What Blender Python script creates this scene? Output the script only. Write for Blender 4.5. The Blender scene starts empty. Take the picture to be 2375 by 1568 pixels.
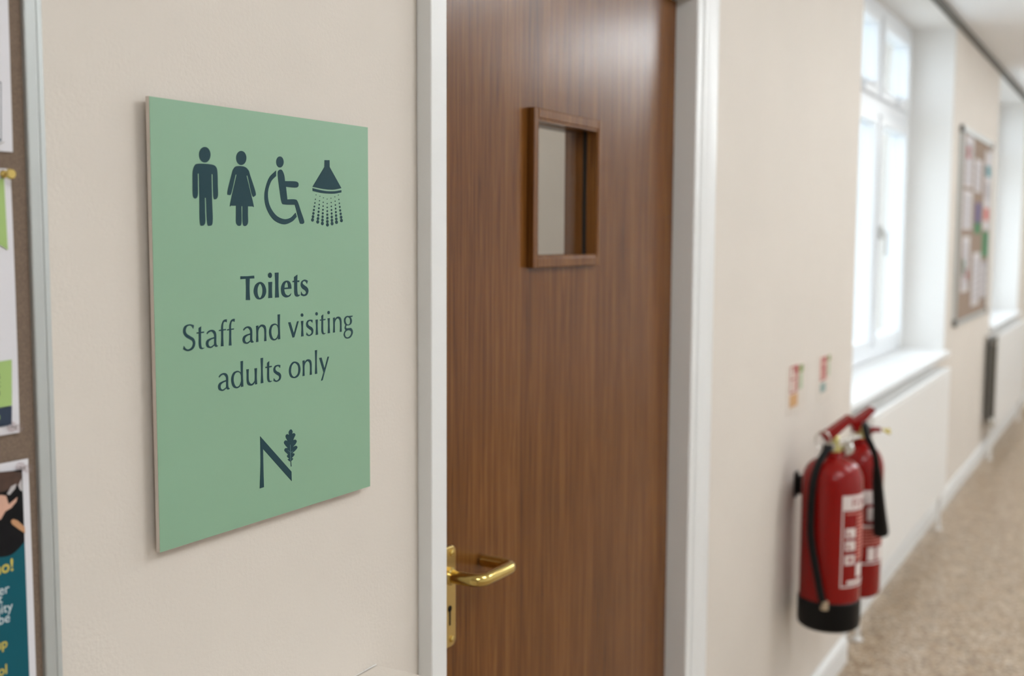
import bpy, bmesh, math, random
from mathutils import Matrix, Vector
PI = math.pi
random.seed(7)
S = bpy.context.scene
COL = S.collection

# ------------------------------------------------------------------ camera
W, H, CX, CY, F = 2375, 1568, 1187.5, 784.0, 2600.0
CAM = Vector((0.0, -0.825, 1.40))          # 0.825 m off the wall face, 1.40 m above the floor
_r1 = Vector(((2670 - CX) / F, (555 - CY) / F, 1.0)).normalized()     # corridor direction in camera axes
_p = -0.0050
_q = -(_p * _r1[0] + _r1[1]) / _r1[2]
_dn = Vector((_p, 1.0, _q)).normalized()
_up = -_dn
_yw = _up.cross(_r1)
ROT = Matrix((_r1, _yw, _up))              # camera axes -> world axes

def ray(px, py):
    return ROT @ Vector(((px - CX) / F, (py - CY) / F, 1.0))
def onY(px, py, Y=0.0):
    r = ray(px, py); return CAM + r * ((Y - CAM.y) / r.y)

cam_data = bpy.data.cameras.new('camera')
cam = bpy.data.objects.new('camera', cam_data); COL.objects.link(cam)
cx, cy, cz = ROT.col[0].copy(), -ROT.col[1].copy(), -ROT.col[2].copy()
M = Matrix((cx, cy, cz)).transposed().to_4x4(); M.translation = CAM
cam.matrix_world = M
cam_data.sensor_width = 36.0
cam_data.lens = F / W * 36.0
cam_data.clip_start = 0.02
cam_data.dof.use_dof = True
cam_data.dof.focus_distance = 1.22
cam_data.dof.aperture_fstop = 3.8
S.camera = cam

# ------------------------------------------------------------------ world, exposure
wd = bpy.data.worlds.new('sky'); S.world = wd; wd.use_nodes = True
bg = wd.node_tree.nodes['Background']
bg.inputs[0].default_value = (0.80, 0.90, 1.0, 1); bg.inputs[1].default_value = 2.6
S.view_settings.view_transform = 'Standard'; S.view_settings.look = 'None'
S.view_settings.gamma = 1.0; S.view_settings.use_curve_mapping = False
S.view_settings.exposure = 0.32
LAMP_GLOW = 7.6

# ------------------------------------------------------------------ materials
def srgb(r, g, b):
    f = lambda c: (c / 12.92) if c <= 0.04045 else ((c + 0.055) / 1.055) ** 2.4
    return (f(r / 255), f(g / 255), f(b / 255), 1.0)
def mat(name, col, rough=0.5, metal=0.0, spec=0.5, noise=0.0, nscale=40, bump=0.0, bscale=300, bdist=0.001, coat=0.0, stretch=None):
    m = bpy.data.materials.new(name); m.use_nodes = True
    nt = m.node_tree; b = nt.nodes['Principled BSDF']
    b.inputs['Base Color'].default_value = col
    b.inputs['Roughness'].default_value = rough; b.inputs['Metallic'].default_value = metal
    b.inputs['Specular IOR Level'].default_value = spec
    b.inputs['Coat Weight'].default_value = coat
    tc = nt.nodes.new('ShaderNodeTexCoord'); vec = tc.outputs['Object']
    if stretch:
        mp = nt.nodes.new('ShaderNodeMapping'); mp.inputs['Scale'].default_value = stretch
        nt.links.new(vec, mp.inputs['Vector']); vec = mp.outputs['Vector']
    if noise:
        n = nt.nodes.new('ShaderNodeTexNoise'); n.inputs['Scale'].default_value = nscale; n.inputs['Detail'].default_value = 5
        nt.links.new(vec, n.inputs['Vector'])
        r = nt.nodes.new('ShaderNodeValToRGB')
        r.color_ramp.elements[0].position = 0.3; r.color_ramp.elements[1].position = 0.7
        r.color_ramp.elements[0].color = tuple(c * (1 - noise) for c in col[:3]) + (1,)
        r.color_ramp.elements[1].color = tuple(min(1, c * (1 + noise)) for c in col[:3]) + (1,)
        nt.links.new(n.outputs['Fac'], r.inputs['Fac']); nt.links.new(r.outputs['Color'], b.inputs['Base Color'])
    if bump:
        n2 = nt.nodes.new('ShaderNodeTexNoise'); n2.inputs['Scale'].default_value = bscale; n2.inputs['Detail'].default_value = 4
        nt.links.new(vec, n2.inputs['Vector'])
        bp = nt.nodes.new('ShaderNodeBump'); bp.inputs['Strength'].default_value = bump; bp.inputs['Distance'].default_value = bdist
        nt.links.new(n2.outputs['Fac'], bp.inputs['Height']); nt.links.new(bp.outputs['Normal'], b.inputs['Normal'])
    return m
def emis(name, col, strength):
    m = bpy.data.materials.new(name); m.use_nodes = True
    b = m.node_tree.nodes['Principled BSDF']
    b.inputs['Base Color'].default_value = col; b.inputs['Emission Color'].default_value = col
    b.inputs['Emission Strength'].default_value = strength; return m
def glass_mat(name, tint=(1, 1, 1, 1), refl=1.0):
    m = bpy.data.materials.new(name); m.use_nodes = True
    nt = m.node_tree; nt.nodes.clear()
    out = nt.nodes.new('ShaderNodeOutputMaterial'); mx = nt.nodes.new('ShaderNodeMixShader')
    t = nt.nodes.new('ShaderNodeBsdfTransparent'); t.inputs[0].default_value = tint
    g = nt.nodes.new('ShaderNodeBsdfGlossy'); g.inputs['Roughness'].default_value = 0.0
    fr = nt.nodes.new('ShaderNodeLayerWeight'); fr.inputs['Blend'].default_value = 0.5
    pw = nt.nodes.new('ShaderNodeMath'); pw.operation = 'POWER'; pw.inputs[1].default_value = 5.0
    nt.links.new(fr.outputs['Facing'], pw.inputs[0])
    ml = nt.nodes.new('ShaderNodeMath'); ml.operation = 'MULTIPLY_ADD'; ml.inputs[1].default_value = 0.8 * refl; ml.inputs[2].default_value = 0.04 * refl
    nt.links.new(pw.outputs[0], ml.inputs[0]); nt.links.new(ml.outputs[0], mx.inputs[0])
    nt.links.new(t.outputs[0], mx.inputs[1]); nt.links.new(g.outputs[0], mx.inputs[2])
    nt.links.new(mx.outputs[0], out.inputs[0]); return m
def wood_mat(name, dark, mid, light, rough=0.235):
    m = bpy.data.materials.new(name); m.use_nodes = True
    nt = m.node_tree; b = nt.nodes['Principled BSDF']; L = nt.links.new
    tc = nt.nodes.new('ShaderNodeTexCoord')
    def noise(scale, sx, sz, detail, dist=0.0):
        mp = nt.nodes.new('ShaderNodeMapping'); mp.inputs['Scale'].default_value = (sx, sx, sz)
        L(tc.outputs['Object'], mp.inputs['Vector'])
        n = nt.nodes.new('ShaderNodeTexNoise'); n.inputs['Scale'].default_value = scale
        n.inputs['Detail'].default_value = detail; n.inputs['Distortion'].default_value = dist
        L(mp.outputs['Vector'], n.inputs['Vector']); return n.outputs['Fac']
    broad = noise(1.0, 16, 0.7, 4, 0.6)
    fine = noise(1.0, 190, 4.5, 4, 0.5)
    pore = noise(1.0, 420, 9.0, 2)
    a = nt.nodes.new('ShaderNodeMath'); a.operation = 'MULTIPLY_ADD'; a.inputs[1].default_value = 0.45
    L(broad, a.inputs[0])
    c = nt.nodes.new('ShaderNodeMath'); c.operation = 'MULTIPLY'; c.inputs[1].default_value = 0.55
    L(fine, c.inputs[0]); L(c.outputs[0], a.inputs[2])
    r = nt.nodes.new('ShaderNodeValToRGB'); e = r.color_ramp.elements
    e[0].position = 0.33; e[0].color = dark; e[1].position = 0.68; e[1].color = light
    k = e.new(0.5); k.color = mid
    L(a.outputs[0], r.inputs['Fac'])
    pr = nt.nodes.new('ShaderNodeValToRGB'); pe = pr.color_ramp.elements
    pe[0].position = 0.30; pe[0].color = (0.5, 0.45, 0.4, 1); pe[1].position = 0.42; pe[1].color = (1, 1, 1, 1)
    L(pore, pr.inputs['Fac'])
    mx = nt.nodes.new('ShaderNodeMix'); mx.data_type = 'RGBA'; mx.blend_type = 'MULTIPLY'; mx.inputs[0].default_value = 0.8
    L(r.outputs['Color'], mx.inputs[6]); L(pr.outputs['Color'], mx.inputs[7])
    L(mx.outputs[2], b.inputs['Base Color'])
    b.inputs['Roughness'].default_value = rough; b.inputs['Specular IOR Level'].default_value = 0.18
    bp = nt.nodes.new('ShaderNodeBump'); bp.inputs['Strength'].default_value = 0.12; bp.inputs['Distance'].default_value = 0.0006
    L(fine, bp.inputs['Height']); L(bp.outputs['Normal'], b.inputs['Normal'])
    return m
def floor_mat(name):
    m = bpy.data.materials.new(name); m.use_nodes = True
    nt = m.node_tree; b = nt.nodes['Principled BSDF']; L = nt.links.new
    tc = nt.nodes.new('ShaderNodeTexCoord')
    v = nt.nodes.new('ShaderNodeTexVoronoi'); v.inputs['Scale'].default_value = 110
    L(tc.outputs['Object'], v.inputs['Vector'])
    r = nt.nodes.new('ShaderNodeValToRGB'); r.color_ramp.interpolation = 'CONSTANT'; e = r.color_ramp.elements
    e[0].position = 0; e[0].color = srgb(174, 152, 126); e[1].position = 0.35; e[1].color = srgb(152, 128, 102)
    for p, cc in ((0.58, (196, 182, 162)), (0.75, (138, 118, 98)), (0.87, (212, 202, 188)), (0.94, (168, 146, 122))):
        k = e.new(p); k.color = srgb(*cc)
    sep = nt.nodes.new('ShaderNodeSeparateColor'); L(v.outputs['Color'], sep.inputs[0]); L(sep.outputs[0], r.inputs['Fac'])
    n = nt.nodes.new('ShaderNodeTexNoise'); n.inputs['Scale'].default_value = 14; n.inputs['Detail'].default_value = 6
    L(tc.outputs['Object'], n.inputs['Vector'])
    r2 = nt.nodes.new('ShaderNodeValToRGB'); r2.color_ramp.elements[0].color = (0.8, 0.78, 0.76, 1); r2.color_ramp.elements[1].color = (1.15, 1.13, 1.1, 1)
    r2.color_ramp.elements[0].position = 0.3; r2.color_ramp.elements[1].position = 0.7
    L(n.outputs['Fac'], r2.inputs['Fac'])
    mx = nt.nodes.new('ShaderNodeMix'); mx.data_type = 'RGBA'; mx.blend_type = 'MULTIPLY'; mx.inputs[0].default_value = 0.8
    L(r.outputs['Color'], mx.inputs[6]); L(r2.outputs['Color'], mx.inputs[7]); L(mx.outputs[2], b.inputs['Base Color'])
    b.inputs['Roughness'].default_value = 0.36
    return m

MT = {
 'wall': mat('cream_wall_paint', srgb(222, 213, 202), 0.75, noise=0.02, nscale=3, bump=0.45, bscale=230, bdist=0.001),
 'white': mat('white_gloss_paint', srgb(232, 232, 230), 0.36, spec=0.3, bump=0.12, bscale=1, bdist=0.0006, stretch=(350, 350, 6)),
 'ceiling': mat('ceiling_paint', srgb(247, 247, 247), 0.85),
 'upvc': mat('white_plastic', srgb(240, 243, 246), 0.3),
 'radiator': mat('radiator_enamel', srgb(236, 234, 230), 0.4),
 'sill': mat('sill_paint', srgb(244, 244, 243), 0.35),
 'reveal': mat('white_reveal_paint', srgb(240, 238, 234), 0.8),
 'dark_trim': mat('dark_ceiling_trim', srgb(96, 92, 84), 0.6),
 'floor': floor_mat('flecked_vinyl'),
 'wood': wood_mat('door_veneer', srgb(80, 46, 17), srgb(110, 67, 27), srgb(134, 88, 42)),
 'wood_bead': wood_mat('bead_wood', srgb(90, 54, 22), srgb(114, 71, 31), srgb(136, 90, 44)),
 'brass': mat('polished_brass', srgb(206, 180, 108), 0.15, metal=1.0),
 'brass_plate': mat('satin_brass', srgb(198, 172, 110), 0.32, metal=1.0, bump=0.1, bscale=1, stretch=(500, 500, 20)),
 'chrome': mat('chrome', srgb(205, 203, 196), 0.2, metal=1.0),
 'alu': mat('satin_aluminium', srgb(190, 194, 192), 0.5, metal=0.55, bump=0.05, bscale=1, stretch=(600, 600, 5)),
 'felt': mat('brown_hessian', srgb(124, 106, 91), 0.95, noise=0.16, nscale=500, bump=0.5, bscale=900, bdist=0.0006),
 'felt2': mat('brown_felt', srgb(152, 132, 116), 0.95, noise=0.06, nscale=100),
 'paper': mat('white_paper', srgb(224, 222, 226), 0.7),
 'sign_green': mat('sage_green_print', srgb(138, 176, 146), 0.42, noise=0.015, nscale=9),
 'sign_edge': mat('sign_core', srgb(214, 202, 190), 0.6),
 'ink': mat('dark_teal_ink', srgb(34, 66, 74), 0.6, spec=0.2),
 'leaf_vein': mat('vein_ink', srgb(84, 122, 124), 0.5),
 'red': mat('red_enamel', srgb(138, 14, 11), 0.2, spec=0.32),
 'black': mat('black_rubber', srgb(9, 9, 9), 0.45, spec=0.2),
 'black_gap': mat('black_glazing_seal', srgb(18, 22, 24), 0.6),
 'label_white': mat('label_white', srgb(226, 214, 210), 0.5),
 'label_pink': mat('label_print', srgb(205, 120, 108), 0.5),
 'label_red': mat('label_red', srgb(150, 22, 18), 0.5),
 'tip': mat('hose_tip', srgb(176, 156, 130), 0.5),
 'yellow': mat('yellow_tag', srgb(214, 196, 40), 0.5),
 'brass_valve': mat('valve_brass', srgb(196, 186, 120), 0.3, metal=0.8),
 'glass': glass_mat('window_glass', (0.97, 0.99, 1.0, 1)),
 'glass_door': glass_mat('vision_glass', (0.9, 0.9, 0.88, 1), 0.35),
 'teal': mat('poster_teal', srgb(0, 86, 100), 0.6, spec=0.25),
 'photo_dark': mat('poster_photo_black', srgb(13, 12, 15), 0.7, spec=0.2, noise=0.4, nscale=60),
 'photo_brown': mat('poster_photo_brown', srgb(72, 48, 36), 0.55, noise=0.3, nscale=90),
 'skin': mat('poster_photo_hand', srgb(214, 168, 146), 0.6, noise=0.08, nscale=120),
 'skin2': mat('poster_photo_arm', srgb(196, 146, 106), 0.6),
 'cuff': mat('poster_photo_cuff', srgb(190, 184, 184), 0.6),
 'gold_ink': mat('poster_gold_ink', srgb(206, 186, 80), 0.6),
 'white_ink': mat('poster_white_ink', srgb(214, 222, 226), 0.6),
 'lime': mat('leaflet_green', srgb(164, 194, 116), 0.6),
 'navy': mat('leaflet_navy', srgb(30, 48, 72), 0.6),
 'pin_clear': glass_mat('pin_plastic', (0.93, 0.9, 0.9, 1), 1.0),
 'sticker': mat('clear_sticker', srgb(224, 214, 202), 0.35),
 'st_red': mat('sticker_red', srgb(168, 40, 42), 0.5),
 'st_pale': mat('sticker_pale_red', srgb(206, 152, 142), 0.5),
 'st_green': mat('sticker_green', srgb(122, 144, 62), 0.5),
 'st_palegreen': mat('sticker_pale_green', srgb(180, 192, 160), 0.5),
 'st_orange': mat('sticker_orange', srgb(206, 158, 104), 0.5),
 'st_teal': mat('sticker_teal', srgb(140, 164, 158), 0.5),
 'doc_grey': mat('notice_grey', srgb(176, 171, 174), 0.7),
 'notice_white': mat('notice_white', srgb(206, 201, 201), 0.7),
 'doc_purple': mat('notice_purple', srgb(92, 78, 122), 0.6),
 'doc_green': mat('notice_green', srgb(30, 122, 70), 0.6),
 'doc_teal': mat('notice_teal', srgb(52, 130, 140), 0.6),
 'doc_red': mat('notice_red', srgb(196, 96, 88), 0.6),
 'lamp_white': emis('lamp_diffuser', (0.94, 0.98, 1.0, 1), LAMP_GLOW),
 'lamp_body': mat('lamp_body', srgb(230, 230, 228), 0.5),
 'paving': mat('paving', srgb(222, 221, 216), 0.9, noise=0.1, nscale=4),
 'brick': mat('pale_render', srgb(214, 204, 198), 0.9, noise=0.05, nscale=2),
}

# ------------------------------------------------------------------ mesh helpers
class MB:
    def __init__(s): s.v = []; s.f = []
    def add(s, vs, fs):
        o = len(s.v); s.v += [tuple(v) for v in vs]; s.f += [tuple(i + o for i in f) for f in fs]; return s
    def box(s, x0, x1, y0, y1, z0, z1):
        vs = [(x, y, z) for x in (x0, x1) for y in (y0, y1) for z in (z0, z1)]
        return s.add(vs, [(0, 1, 3, 2), (4, 6, 7, 5), (0, 4, 5, 1), (2, 3, 7, 6), (0, 2, 6, 4), (1, 5, 7, 3)])
    def lathe(s, prof, n=40, c=(0, 0, 0), axis='z'):
        vs = []; fs = []
        for r, h in prof:
            for k in range(n):
                a = 2 * PI * k / n; x, y = r * math.cos(a), r * math.sin(a)
                p = (x, y, h) if axis == 'z' else ((x, h, y) if axis == 'y' else (h, x, y))
                vs.append((p[0] + c[0], p[1] + c[1], p[2] + c[2]))
        for i in range(len(prof) - 1):
            for k in range(n):
                k2 = (k + 1) % n; q = (i * n + k, i * n + k2, (i + 1) * n + k2, (i + 1) * n + k)
                fs.append(q)
        fs.append(tuple(range(n))[::-1]); fs.append(tuple(range((len(prof) - 1) * n, len(prof) * n)))
        return s.add(vs, fs)
    def tube(s, pts, rad, n=14, caps=True):
        pts = [Vector(p) for p in pts]; m = len(pts)
        rads = rad if isinstance(rad, (list, tuple)) else [rad] * m
        t0 = (pts[1] - pts[0]).normalized()
        ref = Vector((0, 0, 1)) if abs(t0.z) < 0.9 else Vector((1, 0, 0))
        nrm = t0.cross(ref).normalized(); vs = []; fs = []
        for i in range(m):
            t = (pts[min(i + 1, m - 1)] - pts[max(i - 1, 0)]).normalized()
            nrm = (nrm - t * nrm.dot(t)).normalized(); bn = t.cross(nrm)
            for k in range(n):
                a = 2 * PI * k / n
                vs.append(pts[i] + (nrm * math.cos(a) + bn * math.sin(a)) * rads[i])
        for i in range(m - 1):
            for k in range(n):
                k2 = (k + 1) % n; fs.append((i * n + k, i * n + k2, (i + 1) * n + k2, (i + 1) * n + k))
        if caps: fs.append(tuple(range(n))[::-1]); fs.append(tuple(range((m - 1) * n, m * n)))
        return s.add(vs, fs)
    def prism(s, pts, axis, a, b):
        """polygon pts (2D) extruded along axis from a to b; 'z': (x,y), 'y': (x,z), 'x': (y,z)"""
        n = len(pts)
        def P(p, h): return {'z': (p[0], p[1], h), 'y': (p[0], h, p[1]), 'x': (h, p[0], p[1])}[axis]
        vs = [P(p, a) for p in pts] + [P(p, b) for p in pts]
        fs = [tuple(range(n)), tuple(range(2 * n - 1, n - 1, -1))] + [(i, i + n, (i + 1) % n + n, (i + 1) % n) for i in range(n)]
        return s.add(vs, fs)
    def build(s, name, m, parent=None, smooth=False, bevel=0.0, seg=2, angle=35):
        me = bpy.data.meshes.new(name); me.from_pydata(s.v, [], s.f); me.update()
        bm = bmesh.new(); bm.from_mesh(me); bmesh.ops.recalc_face_normals(bm, faces=bm.faces); bm.to_mesh(me); bm.free()
        me.materials.append(MT[m] if isinstance(m, str) else m)
        o = bpy.data.objects.new(name, me); COL.objects.link(o)
        if smooth:
            for p in me.polygons: p.use_smooth = True
            me.set_sharp_from_angle(angle=math.radians(angle))
        if bevel:
            b = o.modifiers.new('bevel', 'BEVEL'); b.width = bevel; b.segments = seg; b.limit_method = 'ANGLE'; b.angle_limit = math.radians(40)
        if parent: o.parent = parent; o.matrix_parent_inverse = parent.matrix_world.inverted()
        return o
def thing(name, label, cat, loc, group=None):
    o = bpy.data.objects.new(name, None); COL.objects.link(o); o.location = loc
    o.empty_display_size = 0.05; o.matrix_world = Matrix.Translation(loc)
    o['label'] = label; o['category'] = cat
    if group: o['group'] = group
    return o
def tag(o, label, cat, group=None):
    o['label'] = label; o['category'] = cat
    if group: o['group'] = group
    return o
def struct(o): o['kind'] = 'structure'; return o

def smooth_loop(pts, n=6):
    """closed loop; a third element 'c' marks a corner; other points are passed smoothly"""
    N = len(pts); P = [Vector((p[0], p[1])) for p in pts]; c = [len(p) > 2 for p in pts]; out = []
    for i in range(N):
        j = (i + 1) % N
        if c[i] and c[j]: out.append(P[i]); continue
        p1, p2 = P[i], P[j]
        p0 = P[i - 1] if not c[i] else p1 * 2 - p2
        p3 = P[(j + 1) % N] if not c[j] else p2 * 2 - p1
        for k in range(n):
            t = k / n
            out.append(0.5 * ((2 * p1) + (p2 - p0) * t + (2 * p0 - 5 * p1 + 4 * p2 - p3) * t * t + (3 * p1 - p0 - 3 * p2 + p3) * t ** 3))
    return out
def ell(cxp, cyp, rx, ry, n=24):
    return [Vector((cxp + rx * math.cos(2 * PI * k / n), cyp + ry * math.sin(2 * PI * k / n))) for k in range(n)]
def fill_flat(mb, pieces, Y, t):
    """pieces: lists of loops in wall coordinates (X, Z); filled with holes, t thick, standing proud of plane Y towards the corridor"""
    for loops in pieces:
        cu = bpy.data.curves.new('tmp', 'CURVE'); cu.dimensions = '2D'; cu.fill_mode = 'BOTH'; cu.extrude = t / 2
        for lp in loops:
            sp = cu.splines.new('POLY'); sp.points.add(len(lp) - 1); sp.use_cyclic_u = True
            for q, p in zip(sp.points, lp): q.co = (p[0], p[1], 0, 1)
        ob = bpy.data.objects.new('tmp', cu); COL.objects.link(ob)
        dg = bpy.context.evaluated_depsgraph_get(); me = bpy.data.meshes.new_from_object(ob.evaluated_get(dg))
        mb.add([(v.co.x, Y - t / 2 - v.co.z, v.co.y) for v in me.vertices], [tuple(p.vertices) for p in me.polygons])
        bpy.data.objects.remove(ob); bpy.data.curves.remove(cu); bpy.data.meshes.remove(me)
    return mb
def text_verts(s, size, align='LEFT', bold=0.0):
    cu = bpy.data.curves.new('tmp', 'FONT'); cu.body = s; cu.size = size; cu.align_x = align; cu.offset = bold; cu.resolution_u = 4
    ob = bpy.data.objects.new('tmp', cu); COL.objects.link(ob)
    dg = bpy.context.evaluated_depsgraph_get(); me = bpy.data.meshes.new_from_object(ob.evaluated_get(dg))
    r = [(v.co.x, v.co.y) for v in me.vertices], [tuple(p.vertices) for p in me.polygons]
    bpy.data.objects.remove(ob); bpy.data.curves.remove(cu); bpy.data.meshes.remove(me)
    return r
def wall_text(mb, s, x, z, size, Y, align='LEFT', bold=0.0, slope=0.0, sx=1.0):
    vs, fs = text_verts(s, size, align, bold)
    return mb.add([(x + a * sx, Y, z + b + slope * a) for a, b in vs], fs)

# ------------------------------------------------------------------ the setting
CEIL = 2.47; FARY = 0.06; NEAR_END = 3.695
DX0, DX1, DTOP = 1.240, 2.155, 1.868           # door opening
W1 = (NEAR_END, 6.0); W2 = (7.85, 9.6); SILL = 0.835; HEAD = 2.445; OUT = 0.44
b = MB()
b.box(-3.0, DX0 - 0.02, 0, 0.14, 0, CEIL); b.box(DX0 - 0.02, DX1 + 0.02, 0, 0.14, DTOP + 0.03, CEIL)
b.box(DX1 + 0.02, NEAR_END, 0, OUT, 0, CEIL)
wl = struct(b.build('wall_left', 'wall'))
b = MB()
b.box(W1[0], W1[1], FARY, OUT, 0, SILL - 0.028); b.box(W1[1], W2[0], FARY, OUT, 0, CEIL)
b.box(W2[0], W2[1], FARY, OUT, 0, SILL - 0.028); b.box(W2[1], 14.0, FARY, OUT, 0, CEIL)
b.box(W1[0], W1[1], FARY, OUT, HEAD, CEIL); b.box(W2[0], W2[1], FARY, OUT, HEAD, CEIL)
struct(b.build('wall_window', 'wall'))
struct(MB().box(-3, 14, -3.2, FARY + 0.02, -0.1, 0).build('floor', 'floor'))
struct(MB().box(-3, 14, -3.2, OUT, CEIL, CEIL + 0.1).build('ceiling', 'ceiling'))
struct(MB().box(-3, 14, -3.3, -3.2, -0.1, CEIL + 0.1).build('wall_right', 'ceiling'))
struct(MB().box(14, 14.1, -3.3, OUT, -0.1, CEIL + 0.1).build('wall_end', 'wall'))
struct(MB().box(-3.1, -3, -3.3, OUT, -0.1, CEIL + 0.1).build('wall_behind', 'wall'))
# room behind the door
b = MB()
b.box(0.3, 2.175, 1.6, 1.7, 0, CEIL); b.box(0.2, 0.3, 0.14, 1.7, 0, CEIL); b.box(2.175, 2.275, OUT, 1.7, 0, CEIL)
struct(b.build('wall_washroom', 'wall'))
struct(MB().box(0.2, 2.275, FARY + 0.02, 1.7, -0.1, 0).build('floor_washroom', 'floor'))
struct(MB().box(0.2, 2.275, OUT, 1.7, CEIL, CEIL + 0.1).build('ceiling_washroom', 'ceiling'))
# skirting
prof = lambda y0: [(y0, 0), (y0 - 0.018, 0), (y0 - 0.018, 0.072), (y0 - 0.013, 0.084), (y0 - 0.004, 0.088), (y0, 0.088)]
struct(MB().prism(prof(0.0), 'x', 2.335, NEAR_END - 0.012).build('baseboard_near', 'white', bevel=0.002))
struct(MB().prism(prof(0.0), 'x', -3.0, -1.002).build('baseboard_sign', 'white', bevel=0.002))
struct(MB().prism(prof(FARY), 'x', NEAR_END, 14).build('baseboard_far', 'white', bevel=0.002))
# dark strip where the ceiling meets the wall
struct(MB().box(NEAR_END, 14, FARY - 0.022, FARY + 0.004, HEAD - 0.004, CEIL).build('trim_1', 'dark_trim'))

# windows: frame, mullions, transom, sash, panes, boards
def window(n, x0, x1, mull):
    fy0, fy1 = 0.275, 0.345; z0, z1 = SILL + 0.004, HEAD
    root = struct(MB().box(x0, x0 + 0.055, fy0, fy1, z0, z1).box(x1 - 0.055, x1, fy0, fy1, z0, z1)
        .box(x0 + 0.055, x1 - 0.055, fy0, fy1, z0, z0 + 0.055).box(x0 + 0.055, x1 - 0.055, fy0, fy1, z1 - 0.055, z1)
        .build('window_%d' % n, 'upvc', bevel=0.006))
    tz0, tz1 = 1.955, 2.025
    MB().box(x0 + 0.055, x1 - 0.055, fy0 + .001, fy1, tz0, tz1).build('transom', 'upvc', root, bevel=0.006)
    xs = [x0 + 0.055] + [v for m in mull for v in (m - 0.03, m + 0.03)] + [x1 - 0.055]
    for m in mull:
        for za, zb in ((z0 + 0.055, tz0), (tz1, z1 - 0.055)):
            MB().box(m - 0.03, m + 0.03, fy0 + .001, fy1, za, zb).build('mullion', 'upvc', root, bevel=0.006)
    for i in range(0, len(xs), 2):
        for k, (za, zb) in enumerate(((z0 + 0.055, tz0), (tz1, z1 - 0.055))):
            a, c = xs[i], xs[i + 1]; w = 0.045
            sash = MB()
            sash.box(a, a + w, fy0 - .014, fy1 - .01, za, zb).box(c - w, c, fy0 - .014, fy1 - .01, za, zb)
            sash.box(a + w, c - w, fy0 - .014, fy1 - .01, za, za + w).box(a + w, c - w, fy0 - .014, fy1 - .01, zb - w, zb)
            so = sash.build('sash', 'upvc', root, bevel=0.005)
            MB().box(a + w, c - w, 0.306, 0.312, za + w, zb - w).build('pane', 'glass', so)
            hz = (za + zb) / 2 if k == 0 else za + 0.03
            hx = a + w / 2 if k == 0 else (a + c) / 2
            hb = MB().box(hx - .012, hx + .012, fy0 - .03, fy0 - .014, hz - .03, hz + .03)
            hb.tube([(hx, fy0 - .03, hz), (hx, fy0 - .045, hz), (hx, fy0 - .047, hz - (.1 if k == 0 else .0) - .001), (hx + (.1 if k else 0), fy0 - .047, hz - (.105 if k == 0 else 0))], .007, 8)
            hb.build('window_handle', 'chrome' if k == 0 else 'upvc', so, smooth=True)
    # inside board
    struct(MB().box(x0 + 0.001, x1 - 0.001, FARY - 0.03, 0.30, SILL - 0.028, SILL).build('trim_%d' % (n + 10), 'sill', bevel=0.006))
    return root
window(1, W1[0], W1[1], (4.50, 5.26))
window(2, W2[0], W2[1], (8.72,))
# plaster of the window recess
for n, (x0, x1) in enumerate((W1, W2)):
    rb = MB().box(x1 - 0.006, x1, FARY + 0.002, 0.275, SILL, HEAD).box(x0 + 0.0, x1 - .006, FARY + 0.006, 0.275, HEAD - 0.006, HEAD)
    if n: rb.box(x0, x0 + 0.006, FARY + 0.002, 0.275, SILL, HEAD - .006)
    struct(rb.build('trim_%d' % (20 + n), 'reveal'))
# outside
struct(MB().box(-10, 60, OUT, 60, -0.5, -0.3).build('ground_outside', 'paving'))

# ------------------------------------------------------------------ door frame and door
DY = 0.022                                      # face of the door leaf
# left casing: narrow square-edged board; right casing: moulded
struct(MB().box(1.203, DX0, -0.023, 0.0, 0, DTOP + 0.05).build('trim_2', 'white', bevel=0.0022, seg=3))
pr = [(DX1, 0.0), (DX1, -0.021), (DX1 + .003, -0.024), (DX1 + .024, -0.024), (DX1 + .028, -0.021), (DX1 + .030, -0.012), (DX1 + .036, -0.012), (DX1 + .040, -0.021),
      (DX1 + .044, -0.023), (DX1 + .056, -0.023), (DX1 + .060, -0.008), (DX1 + .074, -0.0070), (DX1 + .090, -0.0125), (DX1 + .150, -0.0125), (DX1 + .168, -0.008), (DX1 + .172, 0.0)]
struct(MB().prism(pr, 'z', 0, DTOP + 0.05).build('trim_3', 'white', smooth=True, angle=25))
struct(MB().box(1.203, DX1 + 0.172, -0.023, 0.0, DTOP + 0.0505, DTOP + 0.09).box(DX0 + .0005, DX1 - .0005, -0.023, 0.0, DTOP + 0.006, DTOP + 0.0505).build('trim_4', 'white'))
jb = MB().box(DX0 - 0.02, DX0, 0.0, 0.14, 0, DTOP + .03).box(DX1, DX1 + 0.02, 0.0, 0.14, 0, DTOP + .03).box(DX0, DX1, 0.0, 0.14, DTOP + 0.004, DTOP + 0.03)
jb.box(DX0, DX0 + 0.014, 0.072, 0.10, 0, DTOP).box(DX1 - 0.014, DX1, 0.072, 0.10, 0, DTOP)
struct(jb.build('trim_5', 'white'))

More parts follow.
